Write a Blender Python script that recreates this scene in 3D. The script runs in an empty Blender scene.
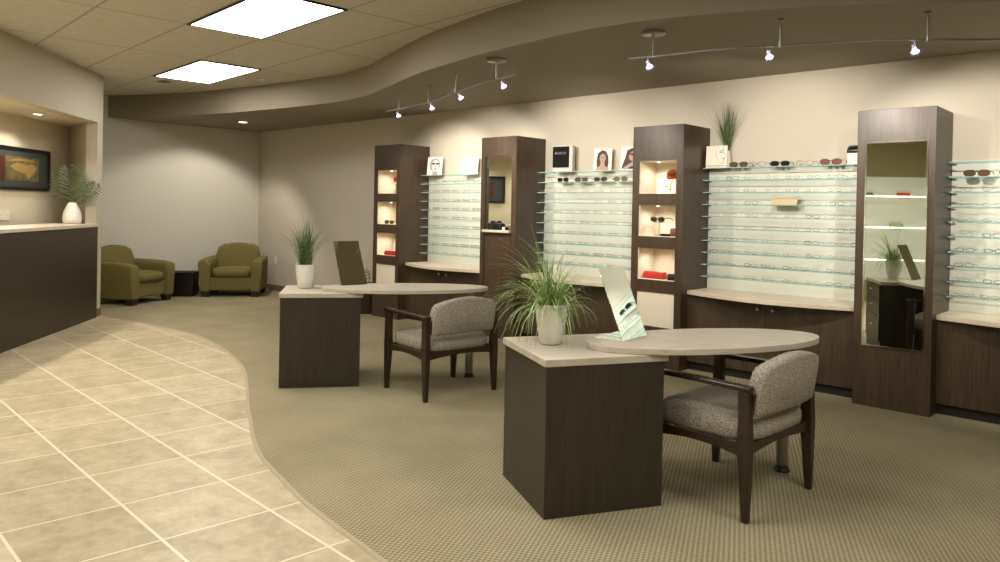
import bpy, bmesh, math, random
from mathutils import Vector, Matrix
R = math.radians
random.seed(7)
SC = bpy.context.scene
COL = SC.collection

# ------------------------------------------------------------------ camera, exposure, world
cam_d = bpy.data.cameras.new('camera'); cam = bpy.data.objects.new('camera', cam_d); COL.objects.link(cam)
SC.camera = cam
FPX, CY, PITCH, ROLL, WANG = 740.54, 214.58, 0.0076, -0.0194, R(136.937)
cam_d.sensor_width = 36.0; cam_d.lens = FPX / 1000 * 36.0
cam_d.shift_y = -(281 - CY) / 1000.0
cam_d.clip_start = 0.05; cam_d.clip_end = 100
yaw = math.atan2(-math.cos(WANG), math.sin(WANG))          # look direction measured from +Y towards -X
_fwd = Vector((math.cos(WANG) , -math.cos(WANG), 0))
_f = Vector((math.cos(WANG), 0, 0))
fw = Vector((-math.sin(WANG), -math.cos(WANG), 0)); rt = Vector((-math.cos(WANG), math.sin(WANG), 0)); up = Vector((0, 0, 1))
cp, sp, cr, sr = math.cos(PITCH), math.sin(PITCH), math.cos(ROLL), math.sin(ROLL)
fwd = fw * cp - up * sp
down = -fw * sp - up * cp
r2 = rt * cr + down * sr
d2 = -rt * sr + down * cr
M = Matrix((r2, -d2, -fwd)).transposed().to_4x4()
M.translation = Vector((0, 0, 1.45))
cam.matrix_world = M

SC.view_settings.view_transform = 'Standard'; SC.view_settings.look = 'None'
SC.view_settings.gamma = 1.0; SC.view_settings.use_curve_mapping = False
SC.view_settings.exposure = 0.25
SC.cycles.use_denoising = True
SC.cycles.max_bounces = 8; SC.cycles.diffuse_bounces = 4; SC.cycles.glossy_bounces = 4
SC.cycles.transparent_max_bounces = 24; SC.cycles.transmission_bounces = 6
SC.cycles.caustics_reflective = False; SC.cycles.caustics_refractive = False
SC.cycles.sample_clamp_indirect = 6.0
world = bpy.data.worlds.new('world'); SC.world = world; world.use_nodes = True
world.node_tree.nodes['Background'].inputs[0].default_value = (1.0, .9, .75, 1)
world.node_tree.nodes['Background'].inputs[1].default_value = 0.05

TROFFER_E = 13.0       # emission of the ceiling troffers
SPOT_W = 82.0          # track heads
WARM = (1.0, .93, .83); TROFF = (1.0, .975, .93)

# ------------------------------------------------------------------ materials
def s2l(c):
    return tuple(((v / 255) / 12.92 if v / 255 <= .04045 else ((v / 255 + .055) / 1.055) ** 2.4) for v in c)
def mat(name, rgb, rough=.6, metal=0.0, spec=.5, lin=False):
    m = bpy.data.materials.new(name); m.use_nodes = True
    b = m.node_tree.nodes['Principled BSDF']
    c = rgb if lin else s2l(rgb)
    b.inputs['Base Color'].default_value = (*c, 1); b.inputs['Roughness'].default_value = rough
    b.inputs['Metallic'].default_value = metal; b.inputs['Specular IOR Level'].default_value = spec
    return m
class NT:
    def __init__(s, m): s.m = m; s.t = m.node_tree; s.b = s.t.nodes['Principled BSDF']
    def n(s, kind, **kw):
        x = s.t.nodes.new(kind)
        for k, v in kw.items():
            if k in x.inputs.keys(): x.inputs[k].default_value = v
            else: setattr(x, k, v)
        return x
    def l(s, a, b): s.t.links.new(a, b)
    def math(s, op, a, b=None, c=None):
        x = s.t.nodes.new('ShaderNodeMath'); x.operation = op
        for i, v in enumerate((a, b, c)):
            if v is None: continue
            if isinstance(v, (int, float)): x.inputs[i].default_value = v
            else: s.l(v, x.inputs[i])
        return x.outputs[0]
    def mix(s, f, a, b):
        x = s.t.nodes.new('ShaderNodeMix'); x.data_type = 'RGBA'
        if isinstance(f, (int, float)): x.inputs[0].default_value = f
        else: s.l(f, x.inputs[0])
        for i, v in ((6, a), (7, b)):
            if isinstance(v, tuple): x.inputs[i].default_value = (*v[:3], 1)
            else: s.l(v, x.inputs[i])
        return x.outputs[2]
    def ramp(s, f, stops):
        x = s.t.nodes.new('ShaderNodeValToRGB'); s.l(f, x.inputs[0])
        e = x.color_ramp.elements
        while len(e) < len(stops): e.new(.5)
        for el, (p, c) in zip(e, stops): el.position = p; el.color = (*c, 1) if len(c) == 3 else c
        return x.outputs[0]
    def bump(s, h, strength=.3, dist=.002):
        x = s.t.nodes.new('ShaderNodeBump'); x.inputs['Strength'].default_value = strength; x.inputs['Distance'].default_value = dist
        s.l(h, x.inputs['Height']); s.l(x.outputs[0], s.b.inputs['Normal'])
    def coord(s, scale=(1, 1, 1), rot=(0, 0, 0), which='Object'):
        tc = s.t.nodes.new('ShaderNodeTexCoord'); mp = s.t.nodes.new('ShaderNodeMapping')
        mp.inputs['Scale'].default_value = scale; mp.inputs['Rotation'].default_value = rot
        s.l(tc.outputs[which], mp.inputs[0]); return mp.outputs[0]
    def noise(s, v, scale, detail=3, rough=.5):
        x = s.n('ShaderNodeTexNoise', Scale=scale, Detail=detail, Roughness=rough); s.l(v, x.inputs['Vector']); return x.outputs[0]

def painted(name, rgb, bump=.15, rough=.75):
    m = mat(name, rgb, rough, spec=.25); q = NT(m); v = q.coord()
    h = q.noise(v, 90, 4, .6); q.bump(h, bump, .004)
    c = s2l(rgb); f = q.noise(v, 1.5, 3)
    q.l(q.mix(f, tuple(x * .95 for x in c), tuple(min(1, x * 1.04) for x in c)), q.b.inputs['Base Color'])
    return m
def wood(name, dark, light, scale=(34, 34, 1.6), rough=.38):
    m = mat(name, dark, rough, spec=.5); q = NT(m)
    v = q.coord(scale); f = q.noise(v, 2.2, 5, .6)
    v2 = q.coord(tuple(a * .22 if a > 5 else a * .3 for a in scale)); g = q.noise(v2, 1.6, 2)
    f2 = q.math('ADD', q.math('MULTIPLY', f, .72), q.math('MULTIPLY', g, .28))
    q.l(q.ramp(f2, [(.30, s2l(dark)), (.52, tuple((a + b) / 2 for a, b in zip(s2l(dark), s2l(light)))), (.72, s2l(light))]), q.b.inputs['Base Color'])
    q.bump(f, .08, .001)
    return m
MT = {}
MT['cream'] = painted('cream_wall_paint', (198, 189, 172), .25)
MT['wall_far'] = painted('greige_wall_paint', (206, 201, 186), .1)
MT['header'] = painted('left_wall_paint', (188, 179, 158), .12)
MT['office'] = painted('office_wall_paint', (206, 194, 168), .15)
MT['taupe'] = painted('taupe_soffit_paint', (140, 130, 112), .1)
MT['olive_wall'] = painted('olive_wall_paint', (140, 130, 92), .1)
MT['wood'] = wood('dark_laminate', (40, 29, 19), (84, 65, 48))
MT['wood_h'] = wood('dark_laminate_horizontal', (36, 27, 19), (60, 47, 35), (1.6, 1.6, 40))
MT['wood_desk'] = wood('dark_desk_laminate', (36, 30, 22), (62, 52, 39))
MT['chair_wood'] = wood('stained_beech', (34, 24, 16), (60, 42, 28), (14, 14, 14), .28)
MT['toe'] = mat('black_toe_kick', (26, 22, 18), .6)
def laminate(name, a, b):
    m = mat(name, a, .42, spec=.4); q = NT(m); v = q.coord((1, 4, 4)); f = q.noise(v, 7, 5, .65)
    q.l(q.ramp(f, [(.3, s2l(a)), (.7, s2l(b))]), q.b.inputs['Base Color']); return m
MT['lam'] = laminate('cream_laminate', (178, 166, 146), (196, 185, 166))
MT['lam_c'] = laminate('counter_laminate', (192, 178, 154), (210, 197, 174))
MT['white'] = mat('white_ceramic', (226, 222, 210), .3)
MT['white_pl'] = mat('white_plastic', (222, 216, 198), .45)
MT['paper'] = mat('white_card', (236, 228, 210), .5)
MT['black'] = mat('black_plastic', (18, 17, 16), .3)
MT['blackm'] = mat('black_matte', (13, 13, 12), .7, spec=.2)
MT['ink'] = mat('dark_ink', (58, 46, 40), .6)
MT['hair'] = mat('printed_hair', (58, 38, 30), .6)
MT['skin'] = mat('printed_skin', (172, 140, 118), .55)
MT['grey_print'] = mat('printed_grey', (150, 144, 140), .55)
MT['light_print'] = mat('printed_light_grey', (205, 200, 192), .55)
MT['lip'] = mat('printed_lips', (140, 62, 55), .5)
MT['tan'] = mat('tan_card', (206, 180, 136), .5)
MT['red'] = mat('red_leather', (178, 32, 24), .4)
MT['redbrown'] = mat('brown_red_leather', (110, 44, 30), .45)
MT['orange'] = mat('orange_petals', (158, 74, 34), .7)
MT['redpetal'] = mat('red_petals', (196, 58, 30), .6)
MT['chrome'] = mat('brushed_metal', (190, 188, 182), .22, 1.0)
MT['steel'] = mat('satin_steel', (150, 148, 142), .35, 1.0)
MT['darkmetal'] = mat('dark_metal', (60, 56, 50), .4, .8)
MT['mirror'] = mat('mirror_glass', (232, 236, 226), .01, 1.0)
MT['bevel'] = mat('mirror_bevel', (236, 236, 220), .12, 1.0)
m = mat('rippled_mirror', (222, 232, 228), .02, 1.0); q = NT(m)
w_ = q.n('ShaderNodeTexWave', Scale=1.6, Distortion=3.0, Detail=0.0); q.l(q.coord((1, 3.2, 2.2)), w_.inputs['Vector']); q.bump(w_.outputs['Fac'], .16, .0015); MT['mirror_wavy'] = m
MT['soil'] = mat('dark_soil', (40, 32, 22), .9)
MT['leaf'] = mat('green_leaf', (96, 124, 64), .45)
MT['leaf2'] = mat('pale_green_leaf', (148, 166, 104), .5)
MT['grass_d'] = mat('dark_green_grass', (64, 82, 42), .5)
MT['stem'] = mat('brown_stem', (84, 70, 44), .7)
for k in ('leaf', 'leaf2', 'grass_d'):
    q = NT(MT[k]); c = tuple(MT[k].node_tree.nodes['Principled BSDF'].inputs['Base Color'].default_value)[:3]
    f = q.noise(q.coord((1, 1, 1)), 45, 2)
    q.l(q.ramp(f, [(.35, tuple(x * .6 for x in c)), (.65, tuple(min(1, x * 1.5) for x in c))]), q.b.inputs['Base Color'])

def thin_glass(name, rgb, alpha, rough=.03):
    m = bpy.data.materials.new(name); m.use_nodes = True; t = m.node_tree; t.nodes.clear()
    o = t.nodes.new('ShaderNodeOutputMaterial'); mx = t.nodes.new('ShaderNodeMixShader'); tr = t.nodes.new('ShaderNodeBsdfTransparent'); b = t.nodes.new('ShaderNodeBsdfPrincipled')
    tr.inputs[0].default_value = (*[min(1, x) for x in rgb], 1)
    b.inputs['Base Color'].default_value = (*rgb, 1); b.inputs['Roughness'].default_value = rough
    mx.inputs[0].default_value = alpha
    t.links.new(tr.outputs[0], mx.inputs[1]); t.links.new(b.outputs[0], mx.inputs[2]); t.links.new(mx.outputs[0], o.inputs[0]); return m
MT['glass'] = thin_glass('clear_shelf_glass', (.99, .996, .99), .05)
MT['glass_edge'] = mat('green_glass_edge', (142, 176, 170), .2)
MT['lens'] = thin_glass('clear_lens', (.98, .98, .98), .04)
MT['lens_brown'] = thin_glass('brown_lens', (.16, .09, .05), .75)
MT['lens_dark'] = thin_glass('dark_lens', (.02, .02, .02), .85)
MT['lens_rose'] = thin_glass('rose_lens', (.30, .12, .10), .7)
MT['fr_silver'] = mat('silver_frame_metal', (120, 116, 108), .3, .7)
MT['fr_dark'] = mat('dark_frame_plastic', (46, 38, 34), .35)
MT['fr_gold'] = mat('gold_frame_metal', (150, 116, 66), .3, .7)
MT['panel'] = mat('frosted_display_panel', (212, 214, 200), .35); q = NT(MT['panel'])
h = q.noise(q.coord(), 60, 3); q.bump(h, .15, .003)
MT['niche'] = mat('cream_niche_lining', (222, 210, 188), .6)

def emit(name, rgb, s):
    m = bpy.data.materials.new(name); m.use_nodes = True; t = m.node_tree; t.nodes.clear()
    o = t.nodes.new('ShaderNodeOutputMaterial'); e = t.nodes.new('ShaderNodeEmission'); e.inputs[0].default_value = (*rgb, 1); e.inputs[1].default_value = s
    t.links.new(e.outputs[0], o.inputs[0]); return m
MT['diffuser'] = emit('lit_diffuser', TROFF, TROFFER_E)
MT['bulb'] = emit('lit_bulb', (.90, .88, 1.0), 14)
MT['bulb_w'] = emit('lit_warm_lamp', (1, .9, .72), 8)
MT['lit_edge'] = emit('lit_shelf_strip', (1, .95, .8), 5)
MT['headglass'] = mat('frosted_lamp_glass', (190, 180, 205), .15); MT['headglass'].node_tree.nodes['Principled BSDF'].inputs['Transmission Weight'].default_value = .6

# floor tile: skewed lattice fitted to the room
def lattice(q, P0, e1, e2):
    tc = q.t.nodes.new('ShaderNodeTexCoord'); sx = q.t.nodes.new('ShaderNodeSeparateXYZ'); q.l(tc.outputs['Object'], sx.inputs[0])
    det = e1[0] * e2[1] - e1[1] * e2[0]
    x = q.math('SUBTRACT', sx.outputs[0], P0[0]); y = q.math('SUBTRACT', sx.outputs[1], P0[1])
    u = q.math('SUBTRACT', q.math('MULTIPLY', x, e2[1] / det), q.math('MULTIPLY', y, e2[0] / det))
    v = q.math('SUBTRACT', q.math('MULTIPLY', y, e1[0] / det), q.math('MULTIPLY', x, e1[1] / det))
    return u, v
def edge(q, u, w):      # 1 on a grout line, 0 inside
    f = q.math('FRACT', u); g = q.math('MINIMUM', f, q.math('SUBTRACT', 1.0, f))
    return q.math('LESS_THAN', g, w)
m = mat('beige_stone_tile', (205, 186, 150), .42, spec=.35); q = NT(m)
u, v = lattice(q, (-4.223, 1.381), (.508, -.018), (.04, .488))
gl = q.math('MAXIMUM', edge(q, u, .011), edge(q, v, .014))
cb = q.n('ShaderNodeCombineXYZ'); q.l(q.math('FLOOR', u), cb.inputs[0]); q.l(q.math('FLOOR', v), cb.inputs[1])
wn = q.n('ShaderNodeTexWhiteNoise'); q.l(cb.outputs[0], wn.inputs['Vector'])
n1 = q.noise(q.coord(), 5, 6, .65); n2 = q.noise(q.coord(), 22, 4, .6)
f = q.math('ADD', q.math('ADD', q.math('MULTIPLY', n1, .6), q.math('MULTIPLY', n2, .3)), q.math('MULTIPLY', wn.outputs['Value'], .12))
c = q.ramp(f, [(.36, s2l((154, 139, 109))), (.52, s2l((176, 160, 127))), (.68, s2l((197, 182, 151)))])
q.l(q.mix(gl, c, s2l((214, 202, 178))), q.b.inputs['Base Color'])
q.bump(q.math('SUBTRACT', 1.0, gl), .3, .002); MT['tile'] = m

m = mat('woven_carpet', (150, 136, 102), .95, spec=.1); q = NT(m)
tc = q.n('ShaderNodeTexCoord'); mp = q.n('ShaderNodeMapping'); mp.inputs['Rotation'].default_value = (0, 0, R(20)); q.l(tc.outputs['Object'], mp.inputs[0])
sx = q.n('ShaderNodeSeparateXYZ'); q.l(mp.outputs[0], sx.inputs[0])
K = 2 * math.pi / .030
a = q.math('SINE', q.math('MULTIPLY', sx.outputs[0], K)); b = q.math('SINE', q.math('MULTIPLY', sx.outputs[1], K))
w_ = q.math('MULTIPLY', a, b)
n1 = q.noise(q.coord(), 260, 2); n2 = q.noise(q.coord(), 2.0, 3)
f = q.math('ADD', q.math('ADD', q.math('MULTIPLY', w_, .22), q.math('MULTIPLY', n1, .35)), q.math('ADD', .2, q.math('MULTIPLY', n2, .25)))
q.l(q.ramp(f, [(.25, s2l((103, 94, 70))), (.5, s2l((143, 132, 103))), (.75, s2l((173, 162, 132)))]), q.b.inputs['Base Color'])
q.bump(q.math('ADD', w_, n1), .5, .004); MT['carpet'] = m
MT['strip'] = mat('tan_rubber_transition', (158, 142, 114), .6)
MT['base'] = mat('brown_vinyl_baseboard', (120, 98, 78), .55)

m = mat('acoustic_ceiling_tile', (200, 190, 160), .9, spec=.1); q = NT(m)
u, v = lattice(q, (-6.49, 3.595), (1.51, -.09), (.03, .725))
gl = q.math('MAXIMUM', edge(q, u, .008), edge(q, v, .015))
n1 = q.noise(q.coord(), 120, 3, .7); n2 = q.noise(q.coord(), 18, 3)
c = q.ramp(q.math('ADD', q.math('MULTIPLY', n1, .6), q.math('MULTIPLY', n2, .4)), [(.35, s2l((186, 182, 168))), (.6, s2l((202, 198, 184)))])
q.l(q.mix(gl, c, s2l((160, 154, 138))), q.b.inputs['Base Color']); q.bump(n1, .2, .003); MT['ceil'] = m

def fabric(name, a, b, scale, thr=.5):
    m = mat(name, a, .9, spec=.15); q = NT(m); v = q.coord()
    f = q.noise(v, scale, 2, .5); g = q.noise(v, scale * 3, 2)
    q.l(q.ramp(q.math('ADD', q.math('MULTIPLY', f, .7), q.math('MULTIPLY', g, .3)), [(thr - .09, s2l(a)), (thr + .09, s2l(b))]), q.b.inputs['Base Color'])
    q.bump(f, .4, .003); return m
MT['chair_fab'] = fabric('speckled_grey_upholstery', (104, 94, 82), (186, 176, 160), 200, .5)
m = mat('olive_dotted_upholstery', (130, 122, 60), .9, spec=.15); q = NT(m)
tc = q.n('ShaderNodeTexCoord'); sx = q.n('ShaderNodeSeparateXYZ'); q.l(tc.outputs['Object'], sx.inputs[0])
K = 2 * math.pi / .040
s1_ = q.math('SINE', q.math('MULTIPLY', q.math('ADD', sx.outputs[0], sx.outputs[1]), K)); s2_ = q.math('SINE', q.math('MULTIPLY', q.math('ADD', sx.outputs[2], q.math('MULTIPLY', sx.outputs[0], .3)), K))
w_ = q.math('MULTIPLY', s1_, s2_)
q.l(q.ramp(w_, [(.30, s2l((104, 94, 52))), (.75, s2l((152, 140, 92)))]), q.b.inputs['Base Color']); MT['olive'] = m
m = mat('abstract_print', (120, 90, 50), .5); q = NT(m)
f = q.noise(q.coord(), 9, 4, .65)
q.l(q.ramp(f, [(.3, s2l((44, 46, 34))), (.47, s2l((92, 86, 56))), (.6, s2l((116, 98, 60))), (.72, s2l((104, 52, 32)))]), q.b.inputs['Base Color']); MT['art'] = m
MT['art_leaf'] = mat('ochre_print', (150, 120, 68), .5)
MT['art_red'] = mat('rust_red_print', (72, 30, 20), .5)
MT['mat_green'] = mat('dark_grey_picture_mat', (52, 56, 50), .7)

# ------------------------------------------------------------------ mesh helpers
class MB:
    def __init__(s): s.bm = bmesh.new(); s.mi = 0
    def _m(s, faces):
        for f in faces: f.material_index = s.mi
    def box(s, x0, x1, y0, y1, z0, z1):
        v = [s.bm.verts.new(p) for p in ((x0, y0, z0), (x1, y0, z0), (x1, y1, z0), (x0, y1, z0), (x0, y0, z1), (x1, y0, z1), (x1, y1, z1), (x0, y1, z1))]
        s._m([s.bm.faces.new([v[i] for i in q]) for q in ((3, 2, 1, 0), (4, 5, 6, 7), (0, 1, 5, 4), (1, 2, 6, 5), (2, 3, 7, 6), (3, 0, 4, 7))]); return s
    def hexa(s, lo, hi):           # 4 lower corners + 4 upper corners
        v = [s.bm.verts.new(p) for p in list(lo) + list(hi)]
        s._m([s.bm.faces.new([v[i] for i in q]) for q in ((3, 2, 1, 0), (4, 5, 6, 7), (0, 1, 5, 4), (1, 2, 6, 5), (2, 3, 7, 6), (3, 0, 4, 7))]); return s
    def taper(s, p0, s0, p1, s1):  # square-section leg from p0 to p1, sizes (sx, sy)
        f = lambda p, z: [(p[0] - z[0] / 2, p[1] - z[1] / 2, p[2]), (p[0] + z[0] / 2, p[1] - z[1] / 2, p[2]), (p[0] + z[0] / 2, p[1] + z[1] / 2, p[2]), (p[0] - z[0] / 2, p[1] + z[1] / 2, p[2])]
        return s.hexa(f(p0, s0), f(p1, s1))
    def loft(s, rings, caps=True, closed=True):
        rs = [[s.bm.verts.new(p) for p in r] for r in rings]; fs = []
        for a, b in zip(rs, rs[1:]):
            n = len(a)
            for i in range(n if closed else n - 1): fs.append(s.bm.faces.new((a[i], a[(i + 1) % n], b[(i + 1) % n], b[i])))
        if caps: fs.append(s.bm.faces.new(rs[0][::-1])); fs.append(s.bm.faces.new(rs[-1]))
        s._m(fs); return s
    def lathe(s, prof, c=(0, 0, 0), n=28, caps=True):
        return s.loft([[(c[0] + r * math.cos(2 * math.pi * i / n), c[1] + r * math.sin(2 * math.pi * i / n), c[2] + z) for i in range(n)] for r, z in prof], caps)
    def tube(s, pts, r, n=6, closed=False):
        pts = [Vector(p) for p in pts]; rings = []
        for i, p in enumerate(pts):
            a = pts[(i - 1) % len(pts)] if (closed or i) else p; b = pts[(i + 1) % len(pts)] if (closed or i < len(pts) - 1) else p
            d = (b - a).normalized(); u = d.cross(Vector((0, 0, 1)))
            if u.length < 1e-3: u = d.cross(Vector((0, 1, 0)))
            u.normalize(); w = d.cross(u); rr = r[i] if isinstance(r, (list, tuple)) else r
            rings.append([p + (u * math.cos(2 * math.pi * k / n) + w * math.sin(2 * math.pi * k / n)) * rr for k in range(n)])
        if closed:
            rs = [[s.bm.verts.new(p) for p in q] for q in rings]; fs = []
            for i in range(len(rs)):
                a, b = rs[i], rs[(i + 1) % len(rs)]
                for k in range(n): fs.append(s.bm.faces.new((a[k], a[(k + 1) % n], b[(k + 1) % n], b[k])))
            s._m(fs); return s
        return s.loft(rings)
    def prism(s, poly, z0, z1, axis='z'):
        f = {'z': lambda p, h: (p[0], p[1], h), 'y': lambda p, h: (p[0], h, p[1]), 'x': lambda p, h: (h, p[0], p[1])}[axis]
        return s.loft([[f(p, z0) for p in poly], [f(p, z1) for p in poly]])
    def build(s, name, m, parent=None, smooth=None, bevel=0, seg=2, sub=0, loc=None, rot=None):
        bmesh.ops.recalc_face_normals(s.bm, faces=s.bm.faces[:])
        me = bpy.data.meshes.new(name); s.bm.to_mesh(me); s.bm.free()
        for k in (m if isinstance(m, (list, tuple)) else [m]): me.materials.append(MT[k] if isinstance(k, str) else k)
        o = bpy.data.objects.new(name, me); COL.objects.link(o)
        if parent: o.parent = parent
        if loc: o.location = loc
        if rot: o.rotation_euler = rot
        if smooth is not None:
            if smooth >= 180: me.shade_smooth()
            else:
                me.shade_smooth(); me.set_sharp_from_angle(angle=R(smooth))
        if bevel:
            b = o.modifiers.new('bevel', 'BEVEL'); b.width = bevel; b.segments = seg; b.limit_method = 'ANGLE'; b.angle_limit = R(40)
            if smooth is None: me.shade_smooth(); me.set_sharp_from_angle(angle=R(89) if seg > 2 else R(50))
        if sub:
            b = o.modifiers.new('sub', 'SUBSURF'); b.levels = sub; b.render_levels = sub
        return o
def tag(o, label, cat, group=None):
    o['label'] = label; o['category'] = cat
    if group: o['group'] = group
    return o
def thing(name, label, cat, loc=(0, 0, 0), rz=0, group=None):
    o = bpy.data.objects.new(name, None); COL.objects.link(o); o.location = loc; o.rotation_euler = (0, 0, rz); o.empty_display_size = .1
    return tag(o, label, cat, group)
def struct(o): o['kind'] = 'structure'; return o
def copy_tree(o, parent=None):
    c = o.copy(); COL.objects.link(c)
    if parent: c.parent = parent
    for ch in list(o.children): copy_tree(ch, c)
    return c
def catmull(P, n=8):
    out = []; P = [Vector((*p, 0)) if len(p) == 2 else Vector(p) for p in P]
    for i in range(len(P) - 1):
        p0, p1, p2, p3 = P[max(i - 1, 0)], P[i], P[i + 1], P[min(i + 2, len(P) - 1)]
        for k in range(n):
            t = k / n; out.append(.5 * ((2 * p1) + (-p0 + p2) * t + (2 * p0 - 5 * p1 + 4 * p2 - p3) * t * t + (-p0 + 3 * p1 - 3 * p2 + p3) * t ** 3))
    out.append(P[-1]); return out
def light(name, kind, loc, energy, color, parent=None, **kw):
    d = bpy.data.lights.new(name, kind); d.energy = energy; d.color = color
    tgt = kw.pop('target', None); rz = kw.pop('rz', 0)
    for k, v in kw.items(): setattr(d, k, v)
    o = bpy.data.objects.new(name, d); COL.objects.link(o); o.location = loc
    if parent: o.parent = parent
    if tgt is not None: o.rotation_euler = (Vector(tgt) - Vector(loc)).to_track_quat('-Z', 'Y').to_euler()
    elif rz: o.rotation_euler = (0, 0, rz)
    return o

# ------------------------------------------------------------------ room shell
XL, YW, YB, XR = -11.84, 6.53, -2.3, 2.4       # far left wall, display wall, wall behind, right wall
ZS, ZC = 2.70, 3.03                            # soffit, tiled ceiling
LA = Vector((-3.0, -2.249)); LB = Vector((-10.10, 3.41)); LD = (LB - LA).normalized(); LN = Vector((-LD.y, LD.x)) * 1.0
if LN.dot(Vector((-1, -1))) < 0: LN = -LN      # LN points into the office
def lp(t, off=0.0): p = LB - LD * t + LN * off; return (p.x, p.y)
struct(MB().box(XL - .2, XR + .2, YB - .2, YW + .2, -.2, 0).build('floor', 'tile'))
bord = catmull([(-10.3, 3.36), (-9.92, 3.43), (-9.53, 3.5), (-8.71, 3.6), (-8.0, 3.66), (-7.29, 3.57), (-6.52, 3.38), (-6.01, 3.20), (-5.43, 2.92), (-4.95, 2.67), (-4.6, 2.5), (-4.23, 2.32), (-3.85, 2.17), (-3.5, 2.08), (-3.16, 2.0), (-2.84, 1.95), (-2.6, 1.92), (-2.2, 1.88), (-1.4, 1.9), (-.4, 1.75), (.6, 1.3), (1.4, .4), (XR, -.6)], 8)
poly = [(p.x, p.y) for p in bord] + [(XR, YW), (XL, YW), (XL, 3.3), (-10.9, 3.34)]
struct(MB().prism(poly, -.01, .006).build('floor_carpet', 'carpet'))
mb = MB(); rings = []
for i, p in enumerate(bord):
    d = (bord[min(i + 1, len(bord) - 1)] - bord[max(i - 1, 0)]).normalized(); n = Vector((-d.y, d.x, 0))
    rings.append([p + n * .016 + Vector((0, 0, .0005)), p + n * .012 + Vector((0, 0, .009)), p - n * .002 + Vector((0, 0, .009)), p - n * .010 + Vector((0, 0, .0005))])
mb.loft(rings); struct(mb.build('trim_1', 'strip', smooth=50))
struct(MB().box(XL - .2, XR + .2, YB - .2, YW + .2, ZC, ZC + .15).build('ceiling', 'ceil'))
sof = catmull([(XL - .01, 4.06), (-11.2, 4.42), (-10.25, 4.76), (-8.94, 5.02), (-7.68, 5.16), (-6.9, 5.08), (-6.33, 4.89), (-5.45, 4.57), (-5.01, 4.44), (-4.25, 4.27), (-3.54, 4.17), (-2.97, 4.14), (-2.3, 4.27), (-1.51, 4.62), (-.83, 5.08), (0, 5.5), (1.0, 5.7), (XR + .01, 5.7)], 8)
o = MB().prism([(p.x, p.y) for p in sof] + [(XR + .01, YW + .01), (XL - .01, YW + .01)], ZS, ZC + .01).build('ceiling_soffit', 'taupe', smooth=40); struct(o)
struct(MB().box(XL - .2, XR + .2, YW, YW + .2, 0, ZC).build('wall_back', 'cream'))
struct(MB().box(XL - .2, XL, 3.0, YW, 0, ZC).build('wall_far', 'wall_far'))
struct(MB().box(XR, XR + .2, YB, YW, 0, ZC).build('wall_right', 'cream'))
struct(MB().box(XL - .2, XR, YB - .2, YB, 0, ZC).build('wall_behind', 'olive_wall'))
# left wall: header over the reception opening, slim column at its far end, solid stretch nearer the camera
OPEN0, OPEN1 = .165, 4.6
TH = .13
L_ALL = (LA - LB).length
def lbox(mb, t0, t1, o0, o1, z0, z1):
    mb.hexa([(*lp(t0, o0), z0), (*lp(t1, o0), z0), (*lp(t1, o1), z0), (*lp(t0, o1), z0)], [(*lp(t0, o0), z1), (*lp(t1, o0), z1), (*lp(t1, o1), z1), (*lp(t0, o1), z1)])
mb = MB(); lbox(mb, 0, OPEN1, 0, TH, 2.43, ZC); lbox(mb, 0, OPEN0, 0, TH, 0, 2.43)
struct(mb.build('wall_left', 'header'))
mb = MB(); lbox(mb, OPEN1 + .001, L_ALL, 0, TH, 0, ZC); struct(mb.build('wall_left_near', 'olive_wall'))
mb = MB(); lbox(mb, -.002, OPEN0, -.008, 0, 0, .10); struct(mb.build('baseboard_left', 'base'))
# office behind the opening
KN = Vector((-10.93, 3.30)); OD = Vector((.734, -.679))
ob = [(KN.x, KN.y), (KN.x + OD.x * 7.6, KN.y + OD.y * 7.6)]
mb = MB(); nx, ny = -.679 * .12, -.734 * .12
mb.hexa([(*ob[0], 0), (*ob[1], 0), (ob[1][0] + nx, ob[1][1] + ny, 0), (ob[0][0] + nx, ob[0][1] + ny, 0)], [(*ob[0], 2.5), (*ob[1], 2.5), (ob[1][0] + nx, ob[1][1] + ny, 2.5), (ob[0][0] + nx, ob[0][1] + ny, 2.5)])
struct(mb.build('wall_office', 'office'))
mb = MB(); mb.prism([(XL, 3.27), (XL, 3.0), (KN.x - .12, KN.y - .10), (KN.x + .02, KN.y - .03), lp(OPEN0 - .002, TH - .004), lp(OPEN0 - .06, TH * .6), lp(0.0, 0.05)], 0, ZC); struct(mb.build('wall_nook', 'office'))
a0 = lp(OPEN0 - .1, TH - .005); a1 = lp(L_ALL - .6, TH - .005)
mb = MB(); mb.prism([a0, a1, (ob[1][0] + .3, ob[1][1] - .4), (KN.x + .05, KN.y - .25), (KN.x - .1, KN.y + .02)], 2.43, 2.5); struct(mb.build('ceiling_office', 'office'))
# baseboards
struct(MB().box(XL, -7.95, YW - .012, YW, 0, .10).build('baseboard_back', 'base'))
struct(MB().box(XL, XL + .012, 3.3, YW - .012, 0, .10).build('baseboard_far', 'base'))

# ------------------------------------------------------------------ reception counter
rc = thing('reception_counter', 'long dark wood reception counter with cream top under the left wall opening', 'counter', (0, 0, 0))
mb = MB(); lbox(mb, OPEN0 + .004, OPEN1 - .004, -.02, .10, 0, 1.13); mb.build('front_panel', 'wood_h', rc)
mb = MB(); lbox(mb, OPEN0 + .004, OPEN1 - .004, .42, .46, 0, 1.13); mb.build('rear_panel', 'wood_h', rc)
mb = MB(); lbox(mb, OPEN0 + .003, OPEN1 - .004, -.035, .50, 1.13, 1.168); mb.build('countertop', 'lam_c', rc, bevel=.004)

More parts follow.
